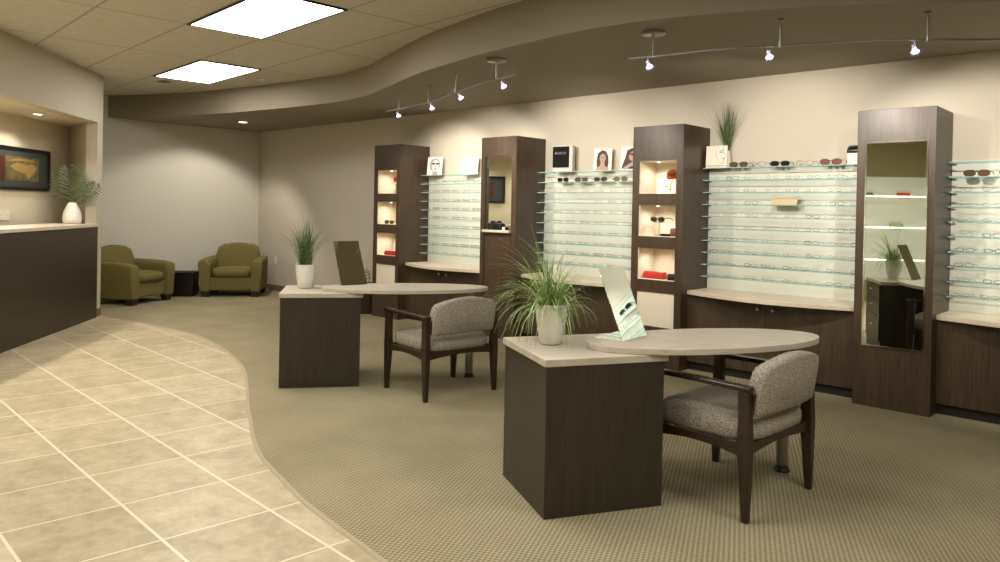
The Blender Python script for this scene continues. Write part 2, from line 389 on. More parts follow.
# ------------------------------------------------------------------ towers
PITCHX = 2.015
TX = [-7.93, -5.94, -3.91, -1.89]; TW = .535; TF = 6.03; TZ = 2.255
def niche_tower(x, label, key):
    t = thing('display_tower', label, 'display tower', (x, TF, 0), 0, 'dark wood towers between the glass shelves')
    hz = [(.38, .70), (.815, 1.11), (1.22, 1.515), (1.62, 1.93)]; st = .068; D = YW - TF - .004
    mb = MB(); mb.box(0, st, 0, D, 0, TZ); mb.box(TW - st, TW, 0, D, 0, TZ)
    z = 0
    for a, b in hz + [(TZ, TZ)]:
        mb.box(st, TW - st, 0, D - .02, z, a); z = b
    mb.box(st, TW - st, D - .03, D, 0, TZ)
    mb.build('carcass', 'wood', t)
    MB().box(st + .001, TW - st - .001, .010, .018, hz[0][0] + .0005, hz[0][1] - .0005).build('niche_panel', 'niche', t)
    for a, b in hz[1:]:
        n = MB(); g = .006; dp = .30; X0, X1 = st + .001, TW - st - .001
        n.box(X0, X0 + g, .012, dp, a, b); n.box(X1 - g, X1, .012, dp, a, b); n.box(X0 + g, X1 - g, .012, dp, a, a + g); n.box(X0 + g, X1 - g, .012, dp, b - g, b); n.box(X0 + g, X1 - g, dp - g, dp, a + g, b - g)
        o = n.build('niche_lining', 'niche', t)
        p = MB().lathe([(.012, 0), (.013, -.003)], (TW * .38, .13, b - g - .0005), 14).build('puck_light', 'bulb_w', o)
        light('niche_lamp', 'SPOT', (TW * .40, .13, b - g - .02), 2.1, WARM, t, spot_size=R(165), spot_blend=.8, shadow_soft_size=.02)
    return t
niche_tower(TX[0], 'dark wood display tower with lit niches, farthest left along the display wall', 0)
niche_tower(TX[2], 'dark wood display tower with lit niches between the two mirror towers', 1)
# tower with half mirror and ledge
t = thing('mirror_tower', 'dark wood tower with a short mirror above a small cream ledge', 'display tower', (TX[1], TF, 0), 0, 'dark wood towers between the glass shelves')
D = YW - TF - .004
mb = MB(); mb.box(0, .055, 0, D, 0, TZ); mb.box(TW - .065, TW, 0, D, 0, TZ); mb.box(.055, TW - .065, 0, D, 2.035, TZ); mb.box(.055, TW - .065, .05, D, 0, 2.035); mb.box(.062, TW - .072, .008, .05, 0, 1.185)
mb.build('carcass', 'wood', t)
mi = MB().box(.062, TW - .070, .038, .048, 1.225, 2.03).build('mirror', 'mirror', t)
mb = MB()
for a in ((.060, .066, 1.222, 2.03), (TW - .074, TW - .066, 1.222, 2.03), (.060, TW - .066, 2.022, 2.034)): mb.box(a[0], a[1], .030, .045, a[2], a[3])
mb.build('mirror_frame', 'bevel', mi)
MB().box(.058, TW - .068, -.035, .050, 1.186, 1.214).build('ledge', 'lam_c', t, bevel=.003)
# tower with tall mirror
t = thing('mirror_tower', 'dark wood tower with a tall full length mirror, nearest on the right', 'display tower', (TX[3], TF, 0), 0, 'dark wood towers between the glass shelves')
MB().box(0, TW, 0, D, 0, TZ).build('carcass', 'wood', t, bevel=.002)
mi = MB().box(.070, .480, -.006, -.0005, .473, 2.005).build('mirror', 'mirror', t)
mb = MB()
for x0, x1, z0, z1 in ((.062, .073, .465, 2.013), (.477, .488, .465, 2.013), (.073, .477, .465, .476), (.073, .477, 2.002, 2.013)): mb.box(x0, x1, -.009, -.0005, z0, z1)
mb.build('beveled_edge', 'bevel', mi)

# ------------------------------------------------------------------ display bays
BAYS = [(TX[0] + TW, TX[1]), (TX[1] + TW, TX[2]), (TX[2] + TW, TX[3]), (TX[3] + TW, .66)]
BN = ['between the far left niche tower and the short mirror', 'between the short mirror and the middle niche tower', 'between the middle niche tower and the tall mirror', 'right of the tall mirror']
BS = ['left of short mirror tower', 'right of short mirror tower', 'left of tall mirror tower', 'right of tall mirror tower']
ORD = ['top', 'second', 'third', 'fourth', 'fifth', 'sixth', 'seventh', 'eighth', 'ninth', 'bottom']
NTH = ['first', 'second', 'third', 'fourth', 'fifth', 'sixth', 'seventh', 'eighth']
SZ = [1.872 - .1125 * k for k in range(10)]
SY0 = 6.375
for bi, (x0, x1) in enumerate(BAYS):
    W = x1 - x0
    c = thing('base_cabinet', 'low dark wood cabinet, ' + BN[bi], 'cabinet', (x0, 6.15, 0), 0, 'low cabinets along the display wall')
    dp = YW - 6.15 - .003
    MB().box(.002, W - .002, .02, dp, .085, .70).build('carcass', 'wood', c)
    MB().box(.002, W - .002, .05, dp, 0, .084).build('toe_kick', 'toe', c)
    for s in (0, 1):
        a, b = (.004, W / 2 - .0015) if s == 0 else (W / 2 + .0015, W - .004)
        d = MB().box(a, b, 0, .018, .088, .695).build('door', 'wood', c, bevel=.0015)
        kx = (b - .065) if s == 0 else (a + .065)
        MB().lathe([(.006, 0), (.006, .012), (.017, .016), (.019, .022), (.014, .029), (.004, .030)], n=16).build('knob', 'chrome', d, smooth=60, loc=(kx, 0, .637), rot=(R(90), 0, 0))
    pts = [(W * i / 24, -.012 - .165 * math.sin(math.pi * i / 24)) for i in range(25)]
    mb = MB(); mb.prism([(p[0] * (W - .004) / W + .002, p[1]) for p in pts] + [(W - .002, dp), (.002, dp)], 0, .036)
    o = mb.build('countertop', 'lam_c', None, bevel=.003, loc=(x0, 6.15, .701)); tag(o, 'cream bow-fronted countertop, ' + BN[bi], 'countertop', 'countertops along the display wall')
    o = MB().box(.003, W - .003, 0, .008, .738, 1.885).build('backing_board', 'panel', loc=(x0, YW - .009, 0)); tag(o, 'pale wall panel behind shelves, ' + BN[bi], 'wall panel', 'backing panels of the display wall')
sh0 = None
for bi, (x0, x1) in enumerate(BAYS):
    W = x1 - x0; proto = None
    for k, z in enumerate(SZ):
        if proto is None:
            mb = MB(); mb.box(.012, W - .012, 0, YW - .012 - SY0, -.008, 0)
            for f in mb.bm.faces: f.material_index = 0 if abs(f.calc_center_median().z + .004) > .003 else 1
            mb2 = mb.build('glass_shelf', ['glass', 'glass_edge'])
            e = thing('glass_shelf', 'x', 'shelf', (x0, SY0, z)); mb2.parent = e; mb2.name = 'glass_pane'
            for px_ in (.006, W - .006):
                for py_ in (.03, .13):
                    s_ = -1 if px_ > 1e-1 else 1
                    MB().box(min(px_ - .005 * s_, px_ + .03 * s_), max(px_ - .005 * s_, px_ + .03 * s_), py_ - .006, py_ + .006, -.016, -.0085).build('shelf_bracket', 'chrome', e, bevel=.002)
            proto = e
        else:
            e = copy_tree(proto); e.location = (x0, SY0, z)
        e['label'] = ORD[k] + ' glass shelf, ' + BN[bi]; e['group'] = 'glass shelves on the display wall'

# ------------------------------------------------------------------ eyeglasses
def rim_pts(cx, w, h, n=14, p=2.6):
    out = []
    for i in range(n):
        a = 2 * math.pi * i / n; ca, sa = math.cos(a), math.sin(a)
        out.append((cx + w / 2 * math.copysign(abs(ca) ** (2 / p), ca), 0, h / 2 + h / 2 * math.copysign(abs(sa) ** (2 / p), sa)))
    return out
def specs(name, frame, lens, w=.05, h=.028, r=.0016, sep=.034, p=2.6, wrap=0):
    parts = {}
    mb = MB()
    for s in (-1, 1): mb.tube(rim_pts(s * sep, w, h, 16, p), r, 5, closed=True)
    mb.tube([(-sep + w / 2, 0, h * .62), (0, -.003, h * .78), (sep - w / 2, 0, h * .62)], r, 5)
    for s in (-1, 1):
        X = s * (sep + w / 2)
        mb.tube([(X, 0, h * .75), (X + s * .005, .006, h * .76), (X + s * .004, .085, h * .8), (X + s * .001, .115, h * .45), (X - s * .001, .128, h * .1 + .002)], r * .9, 5)
        mb.tube([(s * (sep - w / 2), 0, h * .4), (s * (sep - w / 2 - .002), .006, h * .2)], r * .7, 4)
    lm = MB()
    for s in (-1, 1): lm.loft([[(q[0], -.0004, q[2]) for q in rim_pts(s * sep, w * .98, h * .98, 16, p)], [(q[0], .0008, q[2]) for q in rim_pts(s * sep, w * .98, h * .98, 16, p)]])
    return mb, lm
def make_specs(name, frame, lens, **kw):
    mb, lm = specs(name, frame, lens, **kw)
    fo = mb.build(name, frame, smooth=60)
    lo = lm.build('lenses', lens, fo); return fo
protos = [make_specs('eyeglasses', 'fr_silver', 'lens', w=.048, h=.026, r=.0011), make_specs('eyeglasses', 'fr_dark', 'lens', w=.050, h=.027, r=.0018, p=3.2),
          make_specs('eyeglasses', 'fr_gold', 'lens', w=.047, h=.029, r=.0011, p=2.1), make_specs('eyeglasses', 'fr_dark', 'lens', w=.048, h=.024, r=.0012)]
pname = ['thin silver', 'dark plastic', 'thin gold', 'thin dark']
suns = dict(brown=make_specs('sunglasses', 'fr_dark', 'lens_brown', w=.074, h=.044, r=.003, sep=.046), dark=make_specs('sunglasses', 'fr_dark', 'lens_dark', w=.072, h=.042, r=.0035, sep=.045),
            rose=make_specs('sunglasses', 'fr_dark', 'lens_rose', w=.078, h=.048, r=.003, sep=.048, p=2.2), gold=make_specs('sunglasses', 'fr_gold', 'lens', w=.066, h=.042, r=.0022, sep=.041, p=2.1))
used = set()
def put(src, loc, rz, label, group):
    o = src if id(src) not in used else copy_tree(src)
    used.add(id(src)); o.location = loc; o.rotation_euler = (0, 0, rz); o['label'] = label; o['category'] = 'sunglasses' if src.name.startswith('sun') else 'eyeglasses'; o['group'] = group; return o
rg = random.Random(3)
for bi, (x0, x1) in enumerate(BAYS):
    W = min(x1 - x0, 1.48); n = 8
    for k in range(1, 10):
        if bi == 1 and k == 1: continue
        cnt = 0
        for i in range(n):
            if bi == 3 and (i > 3): continue
            if bi == 3 and k == 1 : continue
            if bi == 2 and k == 3 and i in (3, 4): continue
            if bi == 1 and k == 3 and i in (2, 3): continue
            pi_ = rg.choice([0, 0, 1, 3, 3, 2]) if k not in (8,) else rg.choice([1, 1, 3])
            x = x0 + .11 + i * (W - .2) / (n - 1) + rg.uniform(-.012, .012)
            put(protos[pi_], (x, SY0 + .022 + rg.uniform(0, .006), SZ[k] + .0016), R(rg.uniform(-7, 7)), f'{pname[pi_]} eyeglasses, {NTH[cnt]} from left, {ORD[k]} shelf, {BS[bi]}', 'eyeglasses on the glass shelves')
            cnt += 1
for x, c, l in ((-5.05, 'dark', 'first'), (-4.80, 'dark', 'second'), (-4.55, 'dark', 'third'), (-4.30, 'brown', 'fourth')):
    put(suns[c], (x, SY0 + .03, SZ[1] + .003), R(rg.uniform(-6, 6)), f'dark sunglasses, {l} from left on second shelf right of the short mirror', 'sunglasses on the glass shelves')
for x, c, l in ((-3.025, 'brown', 'brown sunglasses on the top shelf, nearest the tall grass plant'), (-2.85, 'gold', 'pale gold rimmed glasses on the top shelf beside brown sunglasses'), (-2.645, 'dark', 'black sunglasses in the middle of the top shelf left of the tall mirror'), (-2.43, 'gold', 'pale gold rimmed glasses on the top shelf beside rose sunglasses'), (-2.215, 'rose', 'large rose tinted sunglasses on the top shelf beside the black case')):
    put(suns[c], (x, SY0 + .03, SZ[0] + .003), R(rg.uniform(-5, 5)), l, 'sunglasses on the glass shelves')
put(suns['brown'], (-1.17, SY0 + .03, SZ[1] + .003), 0, 'amber brown sunglasses on the second shelf right of the tall mirror', 'sunglasses on the glass shelves')
put(suns['dark'], (-.945, SY0 + .03, SZ[1] + .003), 0, 'dark sunglasses beside the amber pair at the right edge', 'sunglasses on the glass shelves')

# ------------------------------------------------------------------ things on the top shelves
def card(name, label, x, w, h, rz=0, lean=8, z=SZ[0], y=6.40, bg='paper', draw=None, cat='photo card', t=.008):
    e = thing(name, label, cat, (x, y, z + .001), R(rz))
    b = MB().box(-w / 2, w / 2, 0, t, 0, h).build('board', bg, e, rot=(R(-lean), 0, 0))
    if draw: draw(b, w, h)
    # easel foot behind the board
    MB().hexa([(-.02, .03, 0), (.02, .03, 0), (.02, .075, 0), (-.02, .075, 0)], [(-.02, h * .55 * math.tan(R(lean)) + t, h * .5), (.02, h * .55 * math.tan(R(lean)) + t, h * .5), (.02, h * .55 * math.tan(R(lean)) + t + .004, h * .5), (-.02, h * .55 * math.tan(R(lean)) + t + .004, h * .5)]).build('stand', 'grey_print', e)
    return e
def flat(parent, name, pts, m, lay):
    MB().prism(pts, -.0006 * lay - .0002, -.0006 * lay + .0003, 'y').build(name, m, parent)
def ell(cx, cy, rx, ry, n=20, rot=0): return [(cx + rx * math.cos(a) * math.cos(rot) - ry * math.sin(a) * math.sin(rot), cy + rx * math.cos(a) * math.sin(rot) + ry * math.sin(a) * math.cos(rot)) for a in (2 * math.pi * i / n for i in range(n))]
def woman(b, w, h):
    flat(b, 'printed_hair', [(-.30 * w, .12 * h), (-.34 * w, .45 * h), (-.28 * w, .78 * h), (-.06 * w, .93 * h), (.16 * w, .88 * h), (.30 * w, .66 * h), (.34 * w, .35 * h), (.30 * w, .10 * h), (.12 * w, .02 * h), (-.16 * w, .02 * h)], 'hair', 1)
    flat(b, 'printed_neck', [(-.10 * w, .42 * h), (.10 * w, .42 * h), (.13 * w, .22 * h), (.34 * w, .10 * h), (.36 * w, .01 * h), (-.36 * w, .01 * h), (-.34 * w, .10 * h), (-.13 * w, .22 * h)], 'skin', 2)
    flat(b, 'printed_face', ell(0, .56 * h, .17 * w, .20 * h), 'skin', 3)
    for s in (-1, 1): flat(b, 'printed_eye', ell(s * .07 * w, .60 * h, .035 * w, .012 * h, 10), 'ink', 4); flat(b, 'printed_brow', ell(s * .075 * w, .645 * h, .045 * w, .008 * h, 10), 'hair', 4)
    flat(b, 'printed_nose', [(-.008 * w, .60 * h), (.022 * w, .52 * h), (-.012 * w, .51 * h)], 'hair', 4)
    flat(b, 'printed_mouth', ell(0, .455 * h, .05 * w, .014 * h, 12), 'lip', 4)
def woman_hand(b, w, h):
    flat(b, 'printed_hair', [(-.46 * w, .05 * h), (-.3 * w, .5 * h), (-.2 * w, .85 * h), (.1 * w, .97 * h), (.46 * w, .9 * h), (.46 * w, .03 * h)], 'hair', 1)
    flat(b, 'printed_face', ell(.10 * w, .60 * h, .20 * w, .22 * h, 20, -.3), 'skin', 2)
    flat(b, 'printed_sunglasses', ell(.10 * w, .66 * h, .20 * w, .05 * h, 14, -.2), 'ink', 3)
    flat(b, 'printed_arm', [(-.40 * w, .06 * h), (.05 * w, .34 * h), (.44 * w, .46 * h), (.44 * w, .30 * h), (.0, .14 * h), (-.3 * w, .0)], 'skin', 3)
    flat(b, 'printed_mouth', ell(.12 * w, .50 * h, .05 * w, .014 * h, 12), 'lip', 4)
def bw_face(b, w, h):
    flat(b, 'printed_hair', ell(0, .56 * h, .36 * w, .38 * h), 'grey_print', 1)
    flat(b, 'printed_face', ell(.04 * w, .52 * h, .24 * w, .33 * h), 'light_print', 2)
    for s in (-1, 1): flat(b, 'printed_glasses', ell(.04 * w + s * .13 * w, .62 * h, .12 * w, .055 * h, 14), 'ink', 3)
    flat(b, 'printed_nose', [(.03 * w, .56 * h), (.09 * w, .44 * h), (.02 * w, .42 * h)], 'grey_print', 3)
    flat(b, 'printed_mouth', ell(.05 * w, .33 * h, .09 * w, .03 * h, 12), 'ink', 3)
    flat(b, 'printed_neck', [(-.1 * w, .2 * h), (.18 * w, .2 * h), (.24 * w, .0), (-.16 * w, .0)], 'grey_print', 2)
def stroke(b, pts, wd, m='ink', lay=1, name='printed_line'):
    P = [Vector((p[0], p[1], 0)) for p in catmull(pts, 4)]; L = []; Rr = []
    for i, p in enumerate(P):
        d = (P[min(i + 1, len(P) - 1)] - P[max(i - 1, 0)]).normalized(); n = Vector((-d.y, d.x, 0)) * wd
        L.append((p.x + n.x, p.y + n.y)); Rr.append((p.x - n.x, p.y - n.y))
    flat(b, name, L + Rr[::-1], m, lay)
def line_face(b, w, h):
    S = lambda L: [(x * w, y * h) for x, y in L]
    stroke(b, S([(.34, .98), (.33, .8), (.36, .66), (.47, .53), (.40, .48), (.42, .42), (.35, .36), (.38, .28), (.28, .2), (.16, .16)]), .0016)
    stroke(b, S([(.10, .96), (-.02, .80), (.0, .55), (.08, .30), (.14, .14), (.12, .0)]), .0011, 'grey_print')
    stroke(b, S([(.12, .74), (.22, .78), (.31, .76)]), .0022); stroke(b, S([(.14, .68), (.22, .71), (.30, .68)]), .003)
    stroke(b, S([(.28, .40), (.36, .42), (.41, .41)]), .0025, 'lip'); flat(b, 'printed_band', [(-.49 * w, .05 * h), (.49 * w, .05 * h), (.49 * w, .11 * h), (-.49 * w, .11 * h)], 'tan', 1)
def faint_face(b, w, h):
    flat(b, 'printed_face', ell(.18 * w, .5 * h, .20 * w, .34 * h), 'light_print', 1); stroke(b, [(.10 * w, .66 * h), (.18 * w, .70 * h), (.3 * w, .67 * h)], .002)
    stroke(b, [(.16 * w, .33 * h), (.22 * w, .35 * h), (.3 * w, .33 * h)], .002, 'lip'); stroke(b, [(.30 * w, .98 * h), (.42 * w, .7 * h), (.40 * w, .3 * h)], .0016, 'grey_print')
def flower_sketch(b, w, h):
    for pts in ([(.02, .05), (.06, .3), (.0, .55)], [(.08, .05), (.14, .35), (.26, .6)], [(.1, .2), (.24, .3), (.36, .28)], [(-.2, .62), (-.05, .5), (.12, .58), (.22, .7)], [(-.26, .5), (-.1, .44), (.04, .5)]): stroke(b, [(x * w, y * h) for x, y in pts], .0022)
card('photo_card', 'grey portrait card of a face in glasses on the far left top shelf', -7.16, .22, .235, 18, 8, draw=bw_face)
card('photo_card', 'white card with a faint face at the right end of the far left top shelf', -6.53, .24, .21, 24, 10, draw=faint_face)
card('photo_card', 'colour portrait card of a dark haired woman right of the black plaque', -4.53, .19, .24, 24, 12, draw=woman)
card('photo_card', 'colour portrait card partly hidden behind the middle niche tower', -4.18, .21, .245, 22, 12, draw=woman_hand)
card('photo_card', 'white card with line drawn face beside the grass plant, top shelf', -3.245, .205, .205, 2, 4, draw=line_face)
def text_mesh(s, size, name, parent, m, loc, rot):
    cu = bpy.data.curves.new(name, 'FONT'); cu.body = s; cu.size = size; cu.extrude = .0004; cu.align_x = 'CENTER'; cu.align_y = 'CENTER'; cu.space_character = 1.4
    tmp = bpy.data.objects.new('t', cu); COL.objects.link(tmp); bpy.context.view_layer.update()
    me = bpy.data.meshes.new_from_object(tmp.evaluated_get(bpy.context.evaluated_depsgraph_get())); bpy.data.objects.remove(tmp); bpy.data.curves.remove(cu)
    o = bpy.data.objects.new(name, me); me.materials.clear(); me.materials.append(MT[m]); COL.objects.link(o); o.parent = parent; o.location = loc; o.rotation_euler = rot; return o
e = thing('name_plaque', 'black name plaque in a thick pale block, top shelf right of short mirror', 'plaque', (-5.06, 6.40, SZ[0] + .001), R(8))
b = MB().box(-.125, .125, 0, .055, 0, .285).build('block', 'light_print', e, bevel=.003)
f = MB().box(-.118, .085, -.012, -.0005, .045, .275).build('black_face', 'blackm', e, bevel=.003)
text_mesh('GUCCI', .036, 'lettering', f, 'light_print', (-.017, -.0135, .200), (R(90), 0, 0))
# small glasses case on clear stand, tan tray
e = thing('display_stand', 'clear riser on the top shelf beside the tall mirror tower', 'stand', (-1.99, 6.38, SZ[0] + .001))
mb = MB(); mb.box(-.085, .09, 0, .006, 0, .085); mb.box(-.085, .09, .10, .106, 0, .085); mb.box(-.085, .09, 0, .106, .085, .090); mb.build('riser', 'paper', e)
mb = MB(); mb.loft([[(-.10, .09 * math.cos(a) * .5 + .05, .0 + .0), (.10, .09 * math.cos(a) * .5 + .05, 0)] for a in (0, 1)], caps=False) if False else None
e2 = MB(); prof = [(.0, .0), (.10, .0), (.115, .02), (.11, .045), (.085, .062), (.03, .062), (.004, .045), (-.008, .02)]
e2.loft([[(x, p[0], p[1] * s) for p in prof] for x, s in ((-.085, .75), (-.078, 1), (.09, 1), (.1, .8))])
o = e2.build('glasses_case', 'black', smooth=50, loc=(-1.995, 6.38, SZ[0] + .0925)); tag(o, 'glossy black glasses case on a riser beside the tall mirror tower', 'glasses case')
e = thing('card_tray', 'tan paper card tray on the fourth glass shelf, left of the tall mirror', 'tray', (-2.60, SY0 + .02, SZ[3] + .001), R(-4))
MB().box(-.115, .115, 0, .08, 0, .004).build('base', 'tan', e)
MB().hexa([(-.115, 0, .004), (.115, 0, .004), (.115, .004, .004), (-.115, .004, .004)], [(-.115, .015, .045), (.115, .015, .045), (.115, .019, .045), (-.115, .019, .045)]).build('front_flap', 'tan', e)
MB().hexa([(-.125, .05, .046), (.115, .0, .05), (.115, .08, .062), (-.125, .09, .052)], [(-.125, .05, .050), (.115, .0, .054), (.115, .08, .066), (-.125, .09, .056)]).build('lid', 'tan', e)
# box behind the mirror A region: white paper strips on shelf 4 of bay 2
o = MB().box(-.10, .10, 0, .003, 0, .07).build('price_card', 'lens', loc=(-4.80, SY0 + .03, SZ[3] + .001)); tag(o, 'clear upright card holder on the fourth shelf right of short mirror', 'card holder')

# small camera on ledge, and cup
e = thing('camera_display', 'small black camera on the cream ledge before the short mirror', 'camera', (TX[1] + .23, TF - .028, 1.2155), R(12))
MB().box(-.082, .082, -.0, .045, 0, .07).build('body', 'black', e, bevel=.006)
MB().hexa([(-.045, .0, .0705), (.02, .0, .0705), (.02, .04, .0705), (-.045, .04, .0705)], [(-.03, .005, .1), (.01, .005, .1), (.01, .035, .1), (-.03, .035, .1)]).build('viewfinder_hump', 'black', e)
MB().lathe([(.022, 0), (.022, .012), (.018, .018), (.006, .018)], n=18).build('lens_barrel', 'darkmetal', e, smooth=50, loc=(-.01, -.0005, .030), rot=(R(90), 0, 0))
for kx in (-.068, .05, .07): MB().lathe([(.008, 0), (.008, .008)], (kx, .02, .0705), 12).build('dial', 'steel', e)
o = MB().lathe([(.016, 0), (.018, .035), (.015, .035), (.013, .004)], n=18).build('small_cup', 'white', smooth=50, loc=(TX[1] + .375, TF - .012, 1.2155)); tag(o, 'tiny white cup beside the black camera on the cream ledge', 'cup')

# ------------------------------------------------------------------ niche contents
def pompom(name, label, loc, r, m, stemlen, tilt=(0, 0)):
    e = thing(name, label, 'flower', loc)
    rr = random.Random(5); mb = MB()
    for i in range(90):
        a = rr.uniform(0, 2 * math.pi); b = math.acos(rr.uniform(-.6, 1)); d = Vector((math.sin(b) * math.cos(a), math.sin(b) * math.sin(a), math.cos(b)))
        p = Vector((0, 0, stemlen)); u = d.orthogonal().normalized(); q = p + d * r; k = p + d * r * .3
        w = u * r * .17; c = d.cross(u) * r * .06
        mb.hexa([k - w * .5 - c, k + w * .5 - c, k + w * .5 + c, k - w * .5 + c], [q - w - c, q + w - c, q + w + c, q - w + c])
    mb.build('petals', m, e)
    MB().tube([(-.03, 0, .002), (-.02, 0, stemlen * .5), (0, 0, stemlen)], .003).build('stem', 'stem', e)
    return e
N3 = TX[2]; N1 = TX[0]
pompom('dried_flower', 'orange dried pompom flower in the top niche, middle niche tower', (N3 + .395, TF + .068, 1.627), .062, 'orange', .16)
e = card('sketch_card', 'white card with a flower sketch in the top niche', N3 + .27, .19, .135, 3, 10, z=1.627, y=TF + .15, draw=flower_sketch, cat='card')
def small_specs(key, x, y, z, rz, label):
    c = copy_tree(suns[key]); c.location = (x, y, z); c.rotation_euler = (0, 0, R(rz)); c['label'] = label; c['category'] = 'sunglasses'; c['group'] = 'sunglasses in the niches'; return c
small_specs('dark', N3 + .22, TF + .10, 1.36, -8, 'dark sunglasses perched on a stand, second niche of the middle tower')
e = thing('glasses_stand', 'slim stand holding sunglasses in the second niche, middle tower', 'stand', (N3 + .22, TF + .13, 1.227))
MB().lathe([(.04, 0), (.04, .005), (.004, .008)], n=18).build('base', 'darkmetal', e); MB().tube([(0, 0, .006), (0, 0, .131)], .003).build('rod', 'darkmetal', e); MB().tube([(-.06, 0, .128), (.06, 0, .128)], .003).build('crossbar', 'darkmetal', e)
def gcase(name, label, loc, L, W, H, m, rz=0, cat='glasses case'):
    mb = MB(); prof = [(0, 0), (W, 0), (W * 1.03, H * .5), (W * .85, H), (W * .15, H), (-W * .03, H * .5)]
    mb.loft([[(x, p[0], p[1]) for p in prof] for x in (-L / 2, L / 2)])
    o = mb.build(name, m, loc=loc, rot=(0, 0, R(rz)), bevel=.006); return tag(o, label, cat, 'cases in the niches')
gcase('glasses_case', 'small red brown case at the right of the second niche, middle tower', (N3 + .415, TF + .055, 1.2275), .07, .05, .075, 'redbrown')
gcase('glasses_case', 'flat dark case at the front of the second niche, middle tower', (N3 + .34, TF + .02, 1.2275), .09, .05, .022, 'blackm')
gcase('glasses_case', 'long red case in the third niche of the middle niche tower', (N3 + .205, TF + .06, .8225), .23, .07, .065, 'red', -6)
gcase('glasses_case', 'small black case right of the red case, third niche middle tower', (N3 + .415, TF + .02, .8225), .07, .05, .06, 'black')
pompom('dried_flower', 'red flower in the top niche of the far left niche tower', (N1 + .405, TF + .06, 1.627), .05, 'redpetal', .17)
small_specs('brown', N1 + .30, TF + .025, 1.229, 5, 'brown sunglasses on the floor of the second niche, far left tower')
gcase('glasses_case', 'red case in the third niche of the far left niche tower', (N1 + .335, TF + .025, .8225), .24, .08, .055, 'red', 4)

# ------------------------------------------------------------------ plants
def blades(n, L, spread, droop, rbase, wid, seed, z0, vert=.5, avoid=None):
    rr = random.Random(seed); mb = MB()
    for i in range(n):
        a = rr.uniform(0, 2 * math.pi); el = rr.random() ** vert * spread; Lk = L * rr.uniform(.65, 1.0)
        if avoid is not None and math.cos(a - avoid) > .6: Lk *= .6
        rb = rbase * rr.random() ** .5; ab = rr.uniform(0, 2 * math.pi)
        p = Vector((rb * math.cos(ab), rb * math.sin(ab), z0)); th = el; N = 8; pts = [p.copy()]; dr = droop * rr.uniform(.6, 1.3) * (el / spread + .15)
        for k in range(N):
            th += dr / N * (1 + k * .25); th = min(th, 2.75)
            p = p + Vector((math.sin(th) * math.cos(a), math.sin(th) * math.sin(a), math.cos(th))) * (Lk / N); pts.append(p.copy())
        side = Vector((-math.sin(a), math.cos(a), 0)); rings = []
        mb.mi = rr.choice([0, 0, 1])
        for k, q_ in enumerate(pts):
            w = wid * (1 - (k / (N + .3)) ** 2) * (.7 + .3 * rr.random()); n_ = Vector((0, 0, wid * .12))
            rings.append([q_ - side * w, q_ - n_ + Vector((math.cos(a), math.sin(a), 0)) * wid * .15, q_ + side * w])
        mb.loft(rings)
    return mb
def pot(parent, h, r0, r1):
    prof = [(r0 * .9, 0), (r0, .006), (r0 + (r1 - r0) * .55, h * .35), (r1 * .985, h * .75), (r1, h), (r1 - .008, h), (r1 - .012, h * .85)]
    MB().lathe(prof, n=36, caps=True).build('pot', 'white', parent, smooth=50)
    MB().lathe([(r1 - .0125, 0), (r1 - .0125, .004)], (0, 0, h * .87), 24).build('soil', 'soil', parent)
e = thing('potted_plant', 'arching green grass in a white pot on the nearest desk', 'plant', (-2.425, 3.0, .7575))
pot(e, .205, .058, .082)
bl_ = blades(320, .52, 1.05, 1.3, .055, .0030, 11, .17, .62, R(34))
for v in bl_.bm.verts: v.co.z = max(v.co.z, .03)
bl_.build('foliage', ['leaf2', 'leaf'], e)
e = thing('potted_plant', 'upright green grass in a white pot on the farther desk', 'plant', (-5.44, 3.44, .7575))
pot(e, .195, .062, .083)
blades(230, .45, .36, .5, .05, .0026, 4, .165, 1.2).build('foliage', ['grass_d', 'leaf'], e)
e = thing('vase_plant', 'tall dark grass in a slim vase on top shelf behind the line drawing card', 'plant', (-3.17, 6.462, SZ[0] + .001))
MB().lathe([(.035, 0), (.045, .03), (.035, .11), (.028, .16), (.022, .16), (.022, .1)], n=24).build('vase', 'light_print', e, smooth=60)
bm_ = blades(130, .50, .33, .32, .018, .0025, 9, .13, 1.4); bm_.mi = 0
for v in bm_.bm.verts: v.co.y = min(v.co.y, .055)
bm_.build('foliage', ['grass_d', 'leaf'], e)
# pinnate leaf branches in the counter vase
e = thing('leafy_vase', 'white vase of feathery leaf branches at the far end of the reception counter', 'plant', (*lp(.27, .24), 1.1695))
MB().lathe([(.085, 0), (.098, .01), (.106, .06), (.098, .13), (.062, .22), (.045, .255), (.040, .258), (.036, .24)], n=36).build('vase', 'white', e, smooth=50)
def branch(mb, pts, n, L, plane):
    P = catmull(pts, 8); side = Vector(plane)
    mb.mi = 1; mb.tube(P, .0035, 5); mb.mi = 0
    for i in range(n):
        t = .18 + .82 * i / (n - 1); k = t * (len(P) - 1); a = P[int(k)]; d = (P[min(int(k) + 1, len(P) - 1)] - P[max(int(k) - 1, 0)]).normalized()
        l = L * (math.sin(math.pi * (.2 + .72 * t)) ** .7)
        for s in (-1, 1):
            dr = (side * s + d * (.25 + .6 * t ** 3)).normalized(); nn = d.cross(side).normalized() * 1
            q0 = a; q1 = a + dr * l * .5 + Vector((0, 0, .010)) + d * .012; q2 = a + dr * l + Vector((0, 0, -.028))
            u = (d * .95 + nn * .3).normalized() * .014; th = nn * .0015
            mb.loft([[q0 - u * .3, q0 + th, q0 + u * .3], [q1 - u, q1 + th * 2, q1 + u], [q2 - u * .1, q2 + th * .5, q2 + u * .1]])
mb = MB(); sd = (.73, .68, 0)
branch(mb, [(0, 0, .2), (-.02, -.02, .40), (-.04, -.03, .54), (-.045, -.045, .66)], 12, .29, sd)
